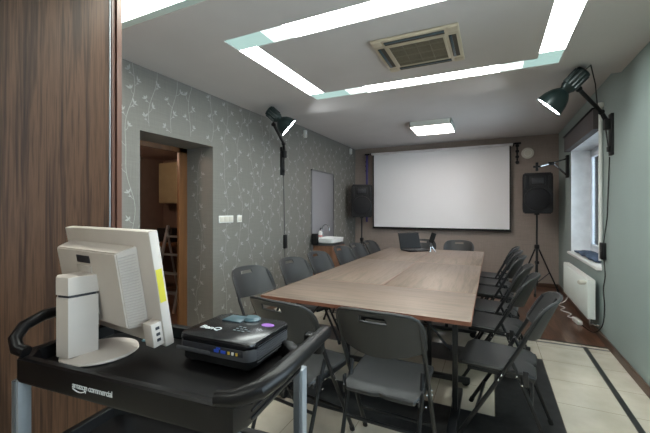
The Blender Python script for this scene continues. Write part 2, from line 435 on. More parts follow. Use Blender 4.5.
def light_frame(name, label, segs, group, cz, extra=None):
    t = thing(name, label, 'ceiling light', cz, 0, group)
    for (x0, x1, y0, y1, mt) in segs:
        nm = 'diffuser' if mt != 'glow_corner_fade' else 'diffuser_corner'
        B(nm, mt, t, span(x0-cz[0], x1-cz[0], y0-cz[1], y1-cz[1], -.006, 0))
    return t
zc = ZN+.010
segs = [(-1.28, FX1, FY0, GY0, 'glow'), (-1.46, -1.28, FY0, GY0, 'glow_mid_fade'), (FX0, -1.46, FY0, GY0, 'glow_corner_fade'),
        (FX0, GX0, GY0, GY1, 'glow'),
        (FX0, -1.38, GY1, FY1, 'glow_corner_fade'), (-1.38, -1.18, GY1, FY1, 'glow_mid_fade'), (-1.18, .06, GY1, FY1, 'glow'), (.06, .24, GY1, FY1, 'glow_mid_fade'), (.24, FX1, GY1, FY1, 'glow_corner_fade'),
        (GX1, FX1, GY0, GY1-.10, 'glow'), (GX1, FX1, GY1-.10, GY1, 'glow_corner_fade')]
e = .0015
segs = [(a+e, b-e, c+e, d-e, mm) for a, b, c, d, mm in segs]
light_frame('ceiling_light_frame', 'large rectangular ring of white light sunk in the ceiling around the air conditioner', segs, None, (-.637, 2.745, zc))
light_frame('ceiling_light_strip', 'bright ceiling light strip cut off at top left above the wardrobe, plus an added unseen strip behind us', [(NX0+e, NX1-e, NY0+e, NY1-e-.055, 'glow_near'), (NX0+e, NX1-e, -.8+e, -.6-e, 'glow_near')], None, (-1.0, 1.40, ZN+.05))  # the strip behind the camera is unseen, added as extra light
struct(B('trim_3', 'trough_wall', None, span(NX0, NX1, NY1-.055, NY1-.0005, ZN+.004, ZN+.09)))

# ------------------------------------------------------------------ back room behind the doorway
struct(B('trim_4', 'orange_wood', None, span(DX-.03, DX+.002, OY1-.11, OY1, 0, OZ), span(DX-.03, DX+.002, OY0, OY1, OZ-.05, OZ), span(DX-.03, DX+.002, OY0, OY0+.05, 0, OZ)))
struct(B('floor_back_room', 'laminate', None, span(-5.4, DX, 1.2, 4.5, -.12, 0)))
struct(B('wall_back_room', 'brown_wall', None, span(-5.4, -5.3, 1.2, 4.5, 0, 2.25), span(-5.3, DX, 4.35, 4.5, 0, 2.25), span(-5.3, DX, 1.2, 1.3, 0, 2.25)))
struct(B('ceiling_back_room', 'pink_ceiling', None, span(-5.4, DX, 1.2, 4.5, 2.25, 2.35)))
t = thing('wall_cabinet', 'olive cream wall cabinet seen through the doorway', 'cabinet', (-4.42, 4.35, 1.48))
B('body', 'cabinet_cream', t, span(-.55, .55, -.34, -.001, 0, .66))
for k in range(2): B('door', 'cabinet_cream', t, span(-.545+k*.55, -.005+k*.55, -.36, -.342, .005, .655), bev=.003)
t = thing('work_counter', 'orange brown wooden counter in the dim back room', 'counter', (-4.3, 4.02, 0))
B('counter_top', 'orange_wood', t, span(-.95, .95, -.32, .32, .82, .86))
for x in (-.9, -.35, .9):
    B('leg', 'orange_wood', t, span(x-.03, x+.03, -.29, -.23, 0, .82))
B('back_panel', 'brown_wall', t, span(-.9, .9, .25, .3, .1, .82))
t = thing('kettle', 'dark kettle shape on the counter behind the doorway', 'kettle', (-4.35, 3.95, .86))
m = MB(); m.lathe([(0, 0), (.09, 0), (.085, .12), (.06, .2), (.02, .22), (0, .225)]); m.build('kettle_body', 'matte_black', t)
m = MB(); m.tube(arc((.07, 0, .12), .06, -1.2, 1.4, 6), .01); m.build('handle', 'matte_black', t)
o = B('storage_bin', 'matte_black', None, ((0, 0, .11), (.34, .24, .22), 0), bev=.01, loc=(-4.68, 3.98, .86)); tag(o, 'dark box on the counter behind the doorway left of the kettle', 'box')
t = thing('step_ladder', 'aluminium step ladder leaning by the counter in the back room', 'ladder', (-4.02, 3.50, 0))
for sx in (-.2, .2):
    m = MB(); m.box(*span(-.02, .02, -.012, .012, 0, 1.18), mtx=Matrix.Translation((sx*1.1, -.22, 0)) @ Matrix.Rotation(R(-14), 4, 'X')); m.build('rail', 'alu', t)
    m = MB(); m.box(*span(-.012, .012, -.01, .01, 0, 1.12), mtx=Matrix.Translation((sx, .26, 0)) @ Matrix.Rotation(R(12), 4, 'X')); m.build('rear_leg', 'alu', t)
for k in range(4):
    z = .24+k*.25; B('step', 'alu', t, ((0, -.22+z*.25+.02, z), (.42, .09, .02), 0))
t = thing('added_bulb', 'added unseen warm bulb on the back room ceiling', 'bulb', (-4.0, 2.3, 2.25))  # hidden light source added to brighten the dim back room
m = MB(); m.lathe([(0, -.1), (.035, -.08), (.04, -.05), (.02, -.02), (0, -.02)]); m.build('bulb', 'glow_back_added', t)
m = MB(); m.lathe([(0, -.02), (.03, -.02), (.03, 0), (0, 0)]); m.build('socket', 'white_plastic', t)

# ------------------------------------------------------------------ wardrobe at the left edge
t = thing('wardrobe', 'tall walnut sliding door wardrobe filling the left edge', 'wardrobe', (-2.31, .2, 0))
ox, oy = -2.31, .2
B('body', 'side_wood', t, span(XL+.005-ox, -1.945-ox, -1.2-oy, 1.255-oy, 0.0, ZN-.004))
B('door', 'door_wood', t, span(-1.944-ox, -1.925-ox, -.3-oy, 1.225-oy, .03, ZN-.03))
B('edge_profile', 'alu_leg', t, span(-1.944-ox, -1.920-ox, 1.2265-oy, 1.2335-oy, .03, ZN-.03), bev=.003)
B('side_panel', 'side_wood', t, span(XL+.005-ox, -1.90-ox, 1.256-oy, 1.283-oy, 0, ZN-.004))
B('stile', 'side_wood', t, span(-1.944-ox, -1.915-ox, 1.235-oy, 1.2545-oy, .03, ZN-.03))

# ------------------------------------------------------------------ tables
def make_table(label, grain_loc, rz):
    """1.4 x .7 m folding table, long side along local x"""
    t = thing('folding_table', label, 'table', grain_loc, rz, 'walnut folding tables joined into one conference table')
    L, W, h = 1.412, .705, .756
    m = MB(); m.box((0, 0, h-.0115), (L-.004, W-.004, .023), 0, .002); tp = m.build('table_top', 'table', t)
    m = MB()
    for sx in (-1, 1): m.box((sx*(L/2-.001), 0, h-.0125), (.003, W, .024), 0)
    for sy in (-1, 1): m.box((0, sy*(W/2-.001), h-.0125), (L, .003, .024), 0)
    m.build('edge_band', 'table_edge', t)
    for sx in (-1, 1):
        x = sx*(L/2-.115 if True else 0)
        m = MB(); m.box((x, .0, .385), (.034, .034, .64), 0, .006); m.build('post', 'steel', t)
        m = MB(); m.box((x, 0, .055), (.055, W-.1, .035), 0, .008); f = m.build('foot', 'steel', t)
        for sy in (-1, 1):
            m = MB(); m.lathe([(0, -.014), (.028, -.014), (.031, -.006), (.031, .006), (.028, .014), (0, .014)], 0, 14, Matrix.Translation((x+.03*sx*-1, sy*(W/2-.085), .031)) @ Matrix.Rotation(PI/2, 4, 'Y')); m.build('caster', 'rubber', f)
        m = MB(); m.box((x, 0, h-.04), (.05, W-.16, .03), 0, .004); m.build('bracket', 'steel', t)
        m = MB(); m.tube([(x-sx*.03, .0, .45), (x-sx*.26, 0, h-.04)], .008, 0, 8); m.build('brace', 'steel', t)
    m = MB(); m.box((0, .1, h-.045), (L-.3, .03, .03), 0, .003); m.box((0, -.1, h-.045), (L-.3, .03, .03), 0, .003); m.build('beam', 'steel', t)
    return t
TX0, TX1 = -1.518, -.103
txm = (TX0+TX1)/2
tb = make_table('walnut folding table set crosswise at the near end of the long row', (txm, 2.076+.3535, 0), 0)
G_T = tb['group']
for (x, y, lab) in ((TX0+.3535, 3.491, 'walnut folding table in the middle of the row, left of the lengthwise joint'),
                    (TX1-.3535, 3.491, 'walnut folding table in the middle of the row, right of the lengthwise joint'),
                    (TX0+.3535, 4.906, 'far left walnut folding table of the row, carrying the laptop'),
                    (TX1-.3535, 4.906, 'far right walnut folding table of the row, nearest the projection screen')):
    c = copy_tree(tb); c.location = (x, y, 0); c.rotation_euler = (0, 0, PI/2); c['label'] = lab

# ------------------------------------------------------------------ chairs
def make_chair():
    t = thing('folding_chair', 'x', 'chair', (0, 0, 0), 0, 'charcoal folding chairs around the conference table')
    hw = .215
    # back plate, curved round the sitter, slot near the top
    NU, NV = 24, 12; z0, z1 = .662, .880; ym = lambda z: -.203-(z-.662)*.50
    zs = [0, .04, .12, .25, .4, .55, .66, .74, .83, .9, .955, .985, 1]
    grid = []
    for v in zs:
        z = z0+(z1-z0)*v
        h = .232
        if v > .58: q = (v-.58)/.42; h = .232-.066*(1-math.sqrt(max(0, 1-q*q)))-.006*q
        if v < .12: h = .232-.02*(1-v/.12)
        row = []
        for j in range(NU+1):
            s_ = -1+2*j/NU
            x = s_*h; topdrop = .012*abs(s_)**3*v
            row.append((x, ym(z)+.082*(abs(x)/.232)**2.1, z-topdrop-.030*(1-s_*s_)*(1-v)**1.5))
        grid.append(row)
    skip = {(i, j) for i in (7, 8) for j in range(8, 16)}
    m = MB(); m.sheet(grid, .013, 0, None, skip)
    # rolled rim round the edge
    rim = [grid[i][0] for i in range(len(zs))]+grid[-1][1:]+[grid[i][-1] for i in range(len(zs)-2, -1, -1)]
    m.tube(rim, .0095, 0, 8)
    slot = [grid[7][j] for j in range(8, 17)]+[grid[8][16]]+[grid[9][j] for j in range(16, 7, -1)]+[grid[8][8]]
    m.tube(slot, .0065, 0, 6, closed=True)
    m.build('backrest', 'chair_plastic', t)
    # seat, dished with a rear notch and a rolled skirt
    grid = []; NVs = 14
    for i in range(NVs+1):
        v = i/NVs; y = -.175+.405*v; row = []
        h = .198+.012*v
        if v > .86: q = (v-.86)/.14; h -= .03*(1-math.sqrt(max(0, 1-q*q)))
        if v < .1: h -= .02*(1-v/.1)**2
        for j in range(NU+1):
            s_ = -1+2*j/NU; x = s_*h
            z = .452+.012*v-.014*(1-s_*s_)*math.sin(PI*min(1, v*1.1))
            if v < .12: z -= .016*(1-v/.12)**2
            if v > .9: z -= .016*((v-.9)/.1)**2
            yy = y+(.018*max(0, 1-abs(s_)*5)*(1-v/.15) if v < .15 else 0)
            row.append((x, yy, z))
        grid.append(row)
    m = MB(); m.sheet(grid, .012)
    rim = [grid[i][0] for i in range(NVs+1)]+grid[-1][1:-1]+[grid[i][-1] for i in range(NVs, -1, -1)]+grid[0][-2:0:-1]
    m.tube([(p[0]*.985, p[1], p[2]-.008) for p in rim], .014, 0, 8, closed=True)
    m.build('seat', 'chair_plastic', t)
    # long uprights: from front foot, past the seat to the back plate
    for sx in (-1, 1):
        x = sx*(hw+.010)
        pts = [(x, .225, .014), (x, .027, .36), (x, -.050, .50), (x, -.125, .64), (x*.99, -.137, .67), (x*.97, -.182, .76), (x*.93, -.225, .84)]
        m = MB(); m.tube(pts, .0125, 0, 10); l = m.build('leg', 'steel', t)
        m = MB(); m.tube([(x, .228, .0), (x, .215, .03)], .0155, 0, 10); m.build('rubber_foot', 'rubber', l)
        for p in ((x+sx*.013, -.012, .43), (x+sx*.013, .005, .40)):
            m = MB(); m.lathe([(0, .004), (.004, .0035), (.006, 0), (0, 0)], 0, 10, frame((sx, 0, 0), p)); m.build('rivet', 'rivet', l)
        x2 = sx*(hw-.014)
        m = MB(); m.tube([(x2, -.265, .014), (x2, -.112, .40), (x2, -.055, .53)], .0115, 0, 10); l = m.build('leg', 'steel', t)
        m = MB(); m.tube([(x2, -.268, .0), (x2, -.259, .03)], .0145, 0, 10); m.build('rubber_foot', 'rubber', l)
        for p in ((x+sx*.003, -.118, .395), (x+sx*.003, -.09, .44)):
            m = MB(); m.lathe([(0, .004), (.004, .0035), (.006, 0), (0, 0)], 0, 10, frame((sx, 0, 0), p)); m.build('rivet', 'rivet', l)
        m = MB(); m.box((sx*.203, .0, .428), (.012, .36, .022), 0, .003); m.box((sx*.2145, -.135, .43), (.012, .03, .09), 0, .003); m.build('seat_rail', 'steel', t)
    m = MB(); m.tube([(-hw, .134, .168), (hw, .134, .168)], .0095); m.build('stretcher', 'steel', t)
    m = MB(); m.tube([(-hw+.02, -.162, .275), (hw-.02, -.162, .275)], .0095); m.build('stretcher', 'steel', t)
    return t
ch0 = make_chair(); first = [True]
def chair(x, y, deg, label):
    c = ch0 if first[0] else copy_tree(ch0); first[0] = False
    c.location = (x, y, 0); c.rotation_euler = (0, 0, R(deg)); c.scale = (.97, .98, 1.012) if y < 2 else (.93 if x < -1.4 else .97, .98, .982); c['label'] = label
    return c
chair(-.515, 1.885, -1, 'large foreground folding chair with its back to us, right of the cart')
chair(-1.035, 1.845, -8, 'folding chair with its back to us, directly behind the projector and cart handle')
RL = [(2.47, 84, 'nearest folding chair on the right side, whole seat and crossed legs visible'),
      (3.20, 82, 'second folding chair from us along the right side of the table'),
      (3.71, 84, 'third folding chair from us along the right side of the table'),
      (4.41, 84, 'fourth folding chair from us along the right side of the table'),
      (4.93, 86, 'fifth folding chair from us along the right side, before the farthest one'),
      (5.44, 85, 'farthest folding chair along the right side, nearest the speaker tripod')]
for (y, a, l) in RL: chair(.06 if y < 3 else .03, y, a, l)
LL = [(-1.70, 2.44, -100, 'nearest folding chair on the left side, beside the doorway wall'),
      (-1.66, 3.10, -100, 'second folding chair from us on the left side, below the wall lamp cord'),
      (-1.66, 3.70, -97, 'third folding chair on the left side, overlapping the wooden sink cabinet'),
      (-1.63, 4.38, -97, 'fourth folding chair on the left side, just right of the sink cabinet'),
      (-1.60, 4.89, -95, 'fifth folding chair on the left side, in front of the left speaker pole'),
      (-1.56, 5.40, -95, 'farthest folding chair on the left side, nearest the screen')]
for (x, y, a, l) in LL: chair(x, y, a, l)
chair(-1.06, 5.82, 183, 'folding chair at the far table end, half hidden behind the laptop')
chair(-.50, 5.86, 178, 'folding chair at the far table end, right of the laptop under the screen')

# ------------------------------------------------------------------ cart
CA = R(5.3)
cart = thing('utility_cart', 'black plastic utility cart with aluminium legs carrying monitor and projector', 'cart', (-.89, .76, 0), CA)
ZR, ZS = .945, .905
def tub(name, zr, zs, parent, zb):
    x0, x1, y0, y1 = -.43, .37, -.20, .20
    def outline(i, ch):
        a, b, c, d = x0+i, x1-i, y0+i, y1-i
        return [(a+ch, c), (b-ch, c), (b-ch*.3, c+ch*.3), (b, c+ch), (b, d-ch), (b-ch, d), (a+ch, d), (a, d-ch), (a, c+ch)]
    t_ = bmesh.new()
    loops = []
    for (i, ch, z) in ((.004, .05, zb), (0, .05, zb+.01), (0, .05, zr-.005), (.005, .05, zr), (.022, .045, zr), (.027, .045, zr-.004), (.034, .045, zs)):
        loops.append([t_.verts.new((x, y, z)) for x, y in outline(i, ch)])
    for A, Bq in zip(loops, loops[1:]):
        n = len(A)
        for k in range(n): t_.faces.new((A[k], A[(k+1) % n], Bq[(k+1) % n], Bq[k]))
    t_.faces.new(loops[0][::-1]); t_.faces.new(loops[-1])
    m = MB(); m.add(t_, 0); return m.build(name, 'cart_plastic', parent)
top = tub('top_shelf', ZR, ZS, cart, .872)
tub('middle_shelf', .625, .59, cart, .56)
tub('bottom_shelf', .24, .20, cart, .17)
for sx, sy in ((-.40, -.178), (.345, -.178), (-.40, .178), (.352, .181)):
    m = MB()
    for (z0, z1) in ((.626, .871), (.241, .559), (.10, .169)):
        m.box((sx, sy, (z0+z1)/2), (.034, .036, z1-z0), 0, .004)
        for q in (-1, 1): m.box((sx+q*.0, sy-.0185, (z0+z1)/2), (.012, .004, z1-z0), 0)
    l = m.build('leg', 'alu_leg', cart)
    m = MB(); m.lathe([(0, -.016), (.044, -.016), (.05, -.008), (.05, .008), (.044, .016), (0, .016)], 0, 16, Matrix.Translation((sx, sy, .05)) @ Matrix.Rotation(PI/2, 4, 'X')); m.build('caster', 'rubber', l)
# raised ribs on the right side of the top shelf
m = MB()
for z in (.887, .905, .923): m.box((.371, 0, z), (.006, .27, .006), 0, .002)
m.build('side_rib', 'cart_plastic', cart)
# left handle: a flat loop rising outward
h = [(-.365, -.185, .958), (-.395, -.192, .966), (-.418, -.185, .990), (-.430, -.155, 1.018), (-.434, -.10, 1.034), (-.434, 0, 1.038), (-.434, .10, 1.034), (-.430, .165, 1.018), (-.420, .195, .985), (-.395, .197, .966), (-.365, .190, .954)]
m = MB(); m.tube(h, .0175, 0, 12); m.build('handle', 'cart_plastic', cart)
h = [(.315, -.19, .952), (.36, -.185, .958), (.405, -.155, .972), (.425, -.10, .982), (.43, 0, .988), (.43, .12, .988), (.428, .205, .986)]
m = MB(); m.tube(h, [.018, .020, .022, .022, .021, .021, .021], 0, 12)
m.box((.40, .185, .955), (.06, .04, .06), 0, .008)
m.build('handle', 'cart_plastic', cart)
# printed lettering and smile on the front
FM = Matrix.Translation((-.145, -.2005, .901)) @ Matrix.Rotation(PI/2, 4, 'X')
m = MB(); m.add(text_mesh('amazon commercial', .0215, FM, .0004, .86), 0)
pts = [(-.142+.05*(i/10), -.2008, .8985-.006*math.sin(PI*i/10)) for i in range(11)]
m.tube(pts, .0014, 0, 6); m.tube([(-.098, -.2008, .8995), (-.092, -.2008, .8985), (-.0935, -.2008, .894)], .0011, 0, 6)
m.build('lettering', 'print', cart, smooth=0)

# ------------------------------------------------------------------ monitor
MA = R(-5.7)
mon = thing('computer_monitor', 'cream flat monitor seen from behind on its disc stand, on the cart', 'monitor', (-1.165, .715, ZS+.001))
m = MB(); m.lathe([(0, 0), (.108, 0), (.112, .003), (.110, .009), (.06, .014), (0, .015)], 0, 40); m.build('base', 'beige_plastic', mon)
ca = Matrix.Rotation(MA, 4, 'Z')
col_ = [(-.050, .05), (-.047, -.028), (-.010, -.046), (.040, -.034), (.044, .05)]
m = MB(); m.prism(col_, .014, .198, 0, Matrix.Translation((-.041, -.058, 0)) @ ca, .001); m.build('stand_column', 'beige_plastic', mon, smooth=15)
m = MB(); m.prism([(x*.9, y*.9) for x, y in col_], .198, .206, 0, Matrix.Translation((-.041, -.058, 0)) @ ca); m.build('column_gap', 'port_dark', mon)
m = MB(); m.prism([(x*1.02, y*1.02) for x, y in col_], .206, .262, 0, Matrix.Translation((-.041, -.058, 0)) @ ca, .0015); m.build('column_head', 'beige_plastic', mon, smooth=15)
PW, PH = .535, .368
# panel frame: local x right along panel, local y = towards screen side, z up
pm = Matrix.Translation((-1.185+1.165, .764-.715, 1.130-ZS-.001)) @ ca @ Matrix.Rotation(R(9.2), 4, 'X')
MX = lambda: pm.copy()
m = MB(); m.box((0, .012, 0), (PW, .030, PH), 0, .004, MX()); hous = m.build('housing', 'beige_plastic', mon)
m = MB(); m.box((0, .0285, 0), (PW-.03, .003, PH-.03), 0, 0, MX()); m.build('screen', 'gloss_black', mon)
# raised rear box, wider at the panel
t_ = bmesh.new()
def loop(x0, x1, z0, z1, y): return [t_.verts.new(p) for p in ((x0, y, z0), (x1, y, z0), (x1, y, z1), (x0, y, z1))]
A = loop(-.235, .195, -.125, .137, -.002); Bq = loop(-.222, .168, -.118, .124, -.058)
for k in range(4): t_.faces.new((A[k], A[(k+1) % 4], Bq[(k+1) % 4], Bq[k]))
t_.faces.new(Bq); t_.faces.new(A[::-1])
bmesh.ops.bevel(t_, geom=list(t_.edges), offset=.004, segments=2, affect='EDGES')
m = MB(); m.add(t_, 0, MX()); m.build('rear_box', 'beige_plastic', mon)
m = MB()
for k in range(26):
    z = -.108+k*.0087
    m.tube([(.1735, -.0545, z), (.192, -.010, z*1.03)], .0016, 0, 5, MX())
m.build('side_vent', 'beige_shade', mon)
m = MB(); m.box((-.035, -.0585, .094), (.085, .003, .024), 0, 0, MX()); m.build('recess', 'port_dark', mon)
m = MB(); m.box((-.035, -.0600, -.01), (.092, .004, .165), 0, .001, MX()); pl = m.build('mount_plate', 'beige_shade', mon)
m = MB()
for x in (-.065, -.005):
    for z in (.03, -.05): m.lathe([(0, .003), (.004, .003), (.004, 0), (0, 0)], 0, 8, MX() @ frame((0, -1, 0), (x, -.062, z)))
m.build('screw', 'port_dark', pl)
m = MB(); m.box((-.03, -.070, -.075), (.055, .026, .08), 0, .003, MX()); m.build('tilt_arm', 'beige_plastic', mon)
m = MB(); m.box((.238, -.018, -.135), (.045, .038, .075), 0, .003, MX()); hb = m.build('port_box', 'beige_plastic', mon)
m = MB()
for z in (-.115, -.134, -.152): m.box((.2612, -.018, z), (.0015, .012, .009), 0, 0, MX())
m.build('port', 'port_dark', hb)
m = MB(); m.box((PW/2+.0005, .010, .012), (.0012, .020, .105), 0, 0, MX()); m.build('sticker', 'yellow', mon)

# pale blue papers flat on the cart behind the monitor
o = B('folded_cable_wrap', 'blue_line', None, ((0, 0, .004), (.10, .02, .006), 0), ((.01, -.03, .004), (.11, .012, .006), 0), bev=.002, loc=(-1.10, .885, ZS+.0005), rot=(0, 0, R(25)))
tag(o, 'pale blue strips lying on the cart behind the monitor base', 'strip')

# ------------------------------------------------------------------ projector
pr = thing('projector', 'glossy black video projector with rear ports and purple sticker, on the cart', 'projector', (-.752, .898, ZS+.001), R(2.5))
W2, D2 = .135, .112
def rrect(w, d, r, n=5):
    out = []
    for cx, cy, a0 in ((w-r, d-r, 0), (-w+r, d-r, PI/2), (-w+r, -d+r, PI), (w-r, -d+r, 3*PI/2)):
        out += [(cx+r*math.cos(a0+PI/2*i/n), cy+r*math.sin(a0+PI/2*i/n)) for i in range(n+1)]
    return out
m = MB(); m.prism(rrect(W2-.008, D2-.006, .02), .012, .040, 0, None, .003); m.build('lower_body', 'matte_black', pr)
m = MB(); m.prism(rrect(W2, D2, .022), .036, .070, 0, None, .003); m.build('body_band', 'dark_grey', pr)
m = MB(); m.prism(rrect(W2+.002, D2+.002, .024), .0695, .088, 0, None, .007); m.build('top_cover', 'gloss_black', pr)
m = MB()
for k in range(7): m.box((W2+.0008, .0, .028+k*.0075), (.003, D2*1.45, .0028), 0, .001)
m.build('side_vent', 'dark_grey', pr)
m = MB(); m.box((-.005, -D2-.0005, .058), (.225, .003, .018), 0, .001); m.build('port_panel', 'port_dark', pr)
for i, (x, w_, mt) in enumerate(((.015, .016, 'blue_port'), (.040, .016, 'blue_port'), (.060, .007, 'gold'), (.074, .007, 'white_jack'), (.088, .006, 'gold'))):
    B('port', mt, pr, ((x, -D2-.0028, .056), (w_, .003, .008), 0))
B('port', 'blue_port', pr, ((.022, -D2-.0028, .064), (.014, .003, .005), 0))
m = MB(); m.box((-.075, -D2-.002, .045), (.13, .008, .012), 0, .003); m.build('cable_ledge', 'dark_grey', pr)
m = MB(); m.box((-.055, .070, .0885), (.075, .060, .004), 0, .001); m.build('lens_slider', 'slate', pr)
m = MB(); m.lathe([(0, .010), (.022, .010), (.030, .003), (.030, 0), (0, 0)], 0, 20, Matrix.Translation((.000, .088, .087))); m.build('focus_ring', 'slate', pr)
m = MB(); m.prism([(.023*math.cos(a), .015*math.sin(a)) for a in [2*PI*k/20 for k in range(20)]], 0, .0008, 0, Matrix.Translation((.085, .055, .0881))); m.build('sticker', 'purple', pr)
m = MB()
for (x, y) in ((.012, -.01), (.028, -.01), (.044, -.01), (.012, -.026), (.028, -.026), (.044, -.026), (.012, .006), (.028, .006), (.06, -.018)): m.box((x, y, .0885), (.010, .006, .0012), 0)
m.build('button', 'print_dim', pr)
m = MB(); m.add(text_mesh('BenQ', .034, Matrix.Translation((-.112, -.048, .0883)), .0004), 0); m.build('lettering', 'print', pr, smooth=0)
for sx, sy in ((-.1, -.08), (.1, -.08), (0, .085)):
    m = MB(); m.lathe([(0, 0), (.012, 0), (.010, .013), (0, .013)], 0, 12, Matrix.Translation((sx, sy, 0))); m.build('foot', 'rubber', pr)

# ------------------------------------------------------------------ screen and back wall
t = thing('projection_screen', 'large white pull down projection screen on the back wall', 'projection screen', (-.997, 7.15, 1.0))
B('fabric', 'screen', t, span(-1.28, 1.28, .0, .004, .012, 1.53))
B('border', 'matte_black', t, span(-1.30, -1.281, .0, .004, .0, 1.53), span(1.281, 1.30, 0, .004, 0, 1.53), span(-1.30, 1.30, 0, .004, -.012, .011))
B('bottom_bar', 'matte_black', t, span(-1.31, 1.31, -.008, .012, -.026, -.0125), bev=.003)
B('casing', 'screen_case', t, span(-1.335, 1.335, -.03, .083, 1.531, 1.575), bev=.008)
B('end_cap', 'matte_black', t, span(-1.355, -1.336, -.03, .083, 1.531, 1.575), span(1.336, 1.355, -.03, .083, 1.531, 1.575), bev=.003)
for x, lab in ((-1.452, 'black bracket at the left top end of the projection screen'), (1.405, 'black hanging bracket at the right top end of the projection screen')):
    t = thing('screen_bracket', lab, 'bracket', (-.997+x, 7.16, 2.2), 0, 'black brackets beside the projection screen')
    top_, bot_ = (.39, .0) if x > 0 else (.38, -.02)
    B('rail', 'matte_black', t, span(-.014, .014, .03, .072, bot_, top_), bev=.004)
    B('arm', 'matte_black', t, span(-.045, .06, .02, .045, top_-.03, top_), bev=.004)
    for k in range(4 if x > 0 else 3):
        m = MB(); m.lathe([(0, -.012), (.028, -.012), (.032, 0), (.028, .012), (0, .012)], 0, 12, Matrix.Translation((0, .02, bot_+.03+k*.10)) @ Matrix.Rotation(PI/2, 4, 'X')); m.build('knob', 'black_plastic', t)
o = B('hanging_strap', 'strap', None, span(-.022, .022, 0, .006, -1.42, 0), bev=.002, loc=(-2.42, 7.10, 2.53)); tag(o, 'violet blue strap hanging beside the left edge of the screen', 'strap')
t = thing('smoke_detector', 'round white vent disc on the back wall right of screen', 'vent', (.575, YB, 2.39))
m = MB(); m.lathe([(0, .03), (.06, .03), (.095, .018), (.10, .004), (.10, 0), (0, 0)], 0, 28, frame((0, -1, 0), (0, 0, 0))); m.build('housing', 'ivory', t)
m = MB(); m.lathe([(.055, .032), (.058, .034), (.062, .032)], 0, 28, frame((0, -1, 0), (0, 0, 0))); m.build('ring', 'white_plastic', t)

# ------------------------------------------------------------------ speakers
def speaker(label, loc, rz):
    t = thing('speaker', label, 'speaker', loc, rz, 'black loudspeakers flanking the screen')
    w, d, h_ = .215, .17, .66
    t_ = bmesh.new(); fr = [(-w, -d), (w, -d), (w*.72, d), (-w*.72, d)]
    a = [t_.verts.new((x*.93, y, 0)) for x, y in fr]; b = [t_.verts.new((x, y, .06)) for x, y in fr]; c = [t_.verts.new((x, y, h_-.05)) for x, y in fr]; e_ = [t_.verts.new((x*.93, y*.95, h_)) for x, y in fr]
    for P_, Q_ in ((a, b), (b, c), (c, e_)):
        for k in range(4): t_.faces.new((P_[k], P_[(k+1) % 4], Q_[(k+1) % 4], Q_[k]))
    t_.faces.new(a[::-1]); t_.faces.new(e_)
    bmesh.ops.bevel(t_, geom=list(t_.edges), offset=.015, segments=2, affect='EDGES')
    m = MB(); m.add(t_, 0); m.build('cabinet', 'black_plastic', t)
    m = MB(); m.lathe([(0, .012), (.165, .010), (.178, .004), (.18, 0), (0, 0)], 0, 36, frame((0, -1, 0), (0, -d-.001, .235))); m.build('woofer_grille', 'grille', t)
    m = MB(); m.lathe([(.172, .006), (.180, .016), (.190, .012), (.192, 0)], 0, 36, frame((0, -1, 0), (0, -d-.001, .235))); m.build('woofer_ring', 'trim_black', t)
    m = MB(); m.box((0, -d-.004, .53), (.22, .012, .15), 0, .008); m.build('horn_frame', 'trim_black', t)
    m = MB(); m.box((0, -d-.010, .53), (.16, .006, .09), 0, .006); m.lathe([(0, .003), (.025, .003), (.028, 0), (0, 0)], 0, 14, frame((0, -1, 0), (0, -d-.013, .53))); m.build('horn', 'port_dark', t)
    for sx in (-1, 1): B('bumper', 'trim_black', t, ((sx*.165, -d-.006, .50), (.03, .014, .22), 0), bev=.005)
    B('pole_socket', 'rubber', t, ((0, 0, -.012), (.07, .07, .022), 0), bev=.006)
    return t
speaker('black loudspeaker on tripod right of the screen below the round vent', (.665, 6.70, 1.31), R(-2))
speaker('black loudspeaker on a stand left of the screen in the corner', (-2.42, 6.78, 1.22), R(20))
def stand(label, loc, rz, zt, r=.34):
    t = thing('speaker_stand', label, 'speaker stand', loc, rz, 'black tripod speaker stands')
    m = MB(); m.tube([(0, 0, .12), (0, 0, .80)], .0185, 0, 12); m.build('lower_pole', 'steel', t)
    m = MB(); m.tube([(0, 0, .74), (0, 0, zt)], .014, 0, 12); m.build('upper_pole', 'steel', t)
    m = MB(); m.box((0, 0, .76), (.06, .06, .07), 0, .01); m.build('collar', 'black_plastic', t)
    m = MB(); m.box((0, 0, .50), (.055, .055, .05), 0, .01); m.build('hub', 'black_plastic', t)
    for k in range(3):
        a = 2*PI*k/3; c_, s_ = math.cos(a), math.sin(a)
        m = MB(); m.tube([(.03*c_, .03*s_, .72), (r*c_, r*s_, .018)], .012, 0, 8); l = m.build('leg', 'steel', t)
        m = MB(); m.tube([(r*c_, r*s_, .0), ((r-.012)*c_, (r-.012)*s_, .045)], .017, 0, 8); m.build('rubber_foot', 'rubber', l)
        q = .55; m = MB(); m.tube([(.02*c_, .02*s_, .18), ((.03+(r-.03)*q)*c_, (.03+(r-.03)*q)*s_, .72-.70*q)], .007, 0, 6); m.build('brace', 'steel', t)
    return t
stand('black tripod stand under the right loudspeaker by the radiator wall', (.665, 6.70, 0), R(20), 1.287)
stand('black stand under the left corner loudspeaker behind the chairs', (-2.42, 6.78, 0), R(-10), 1.197, .27)

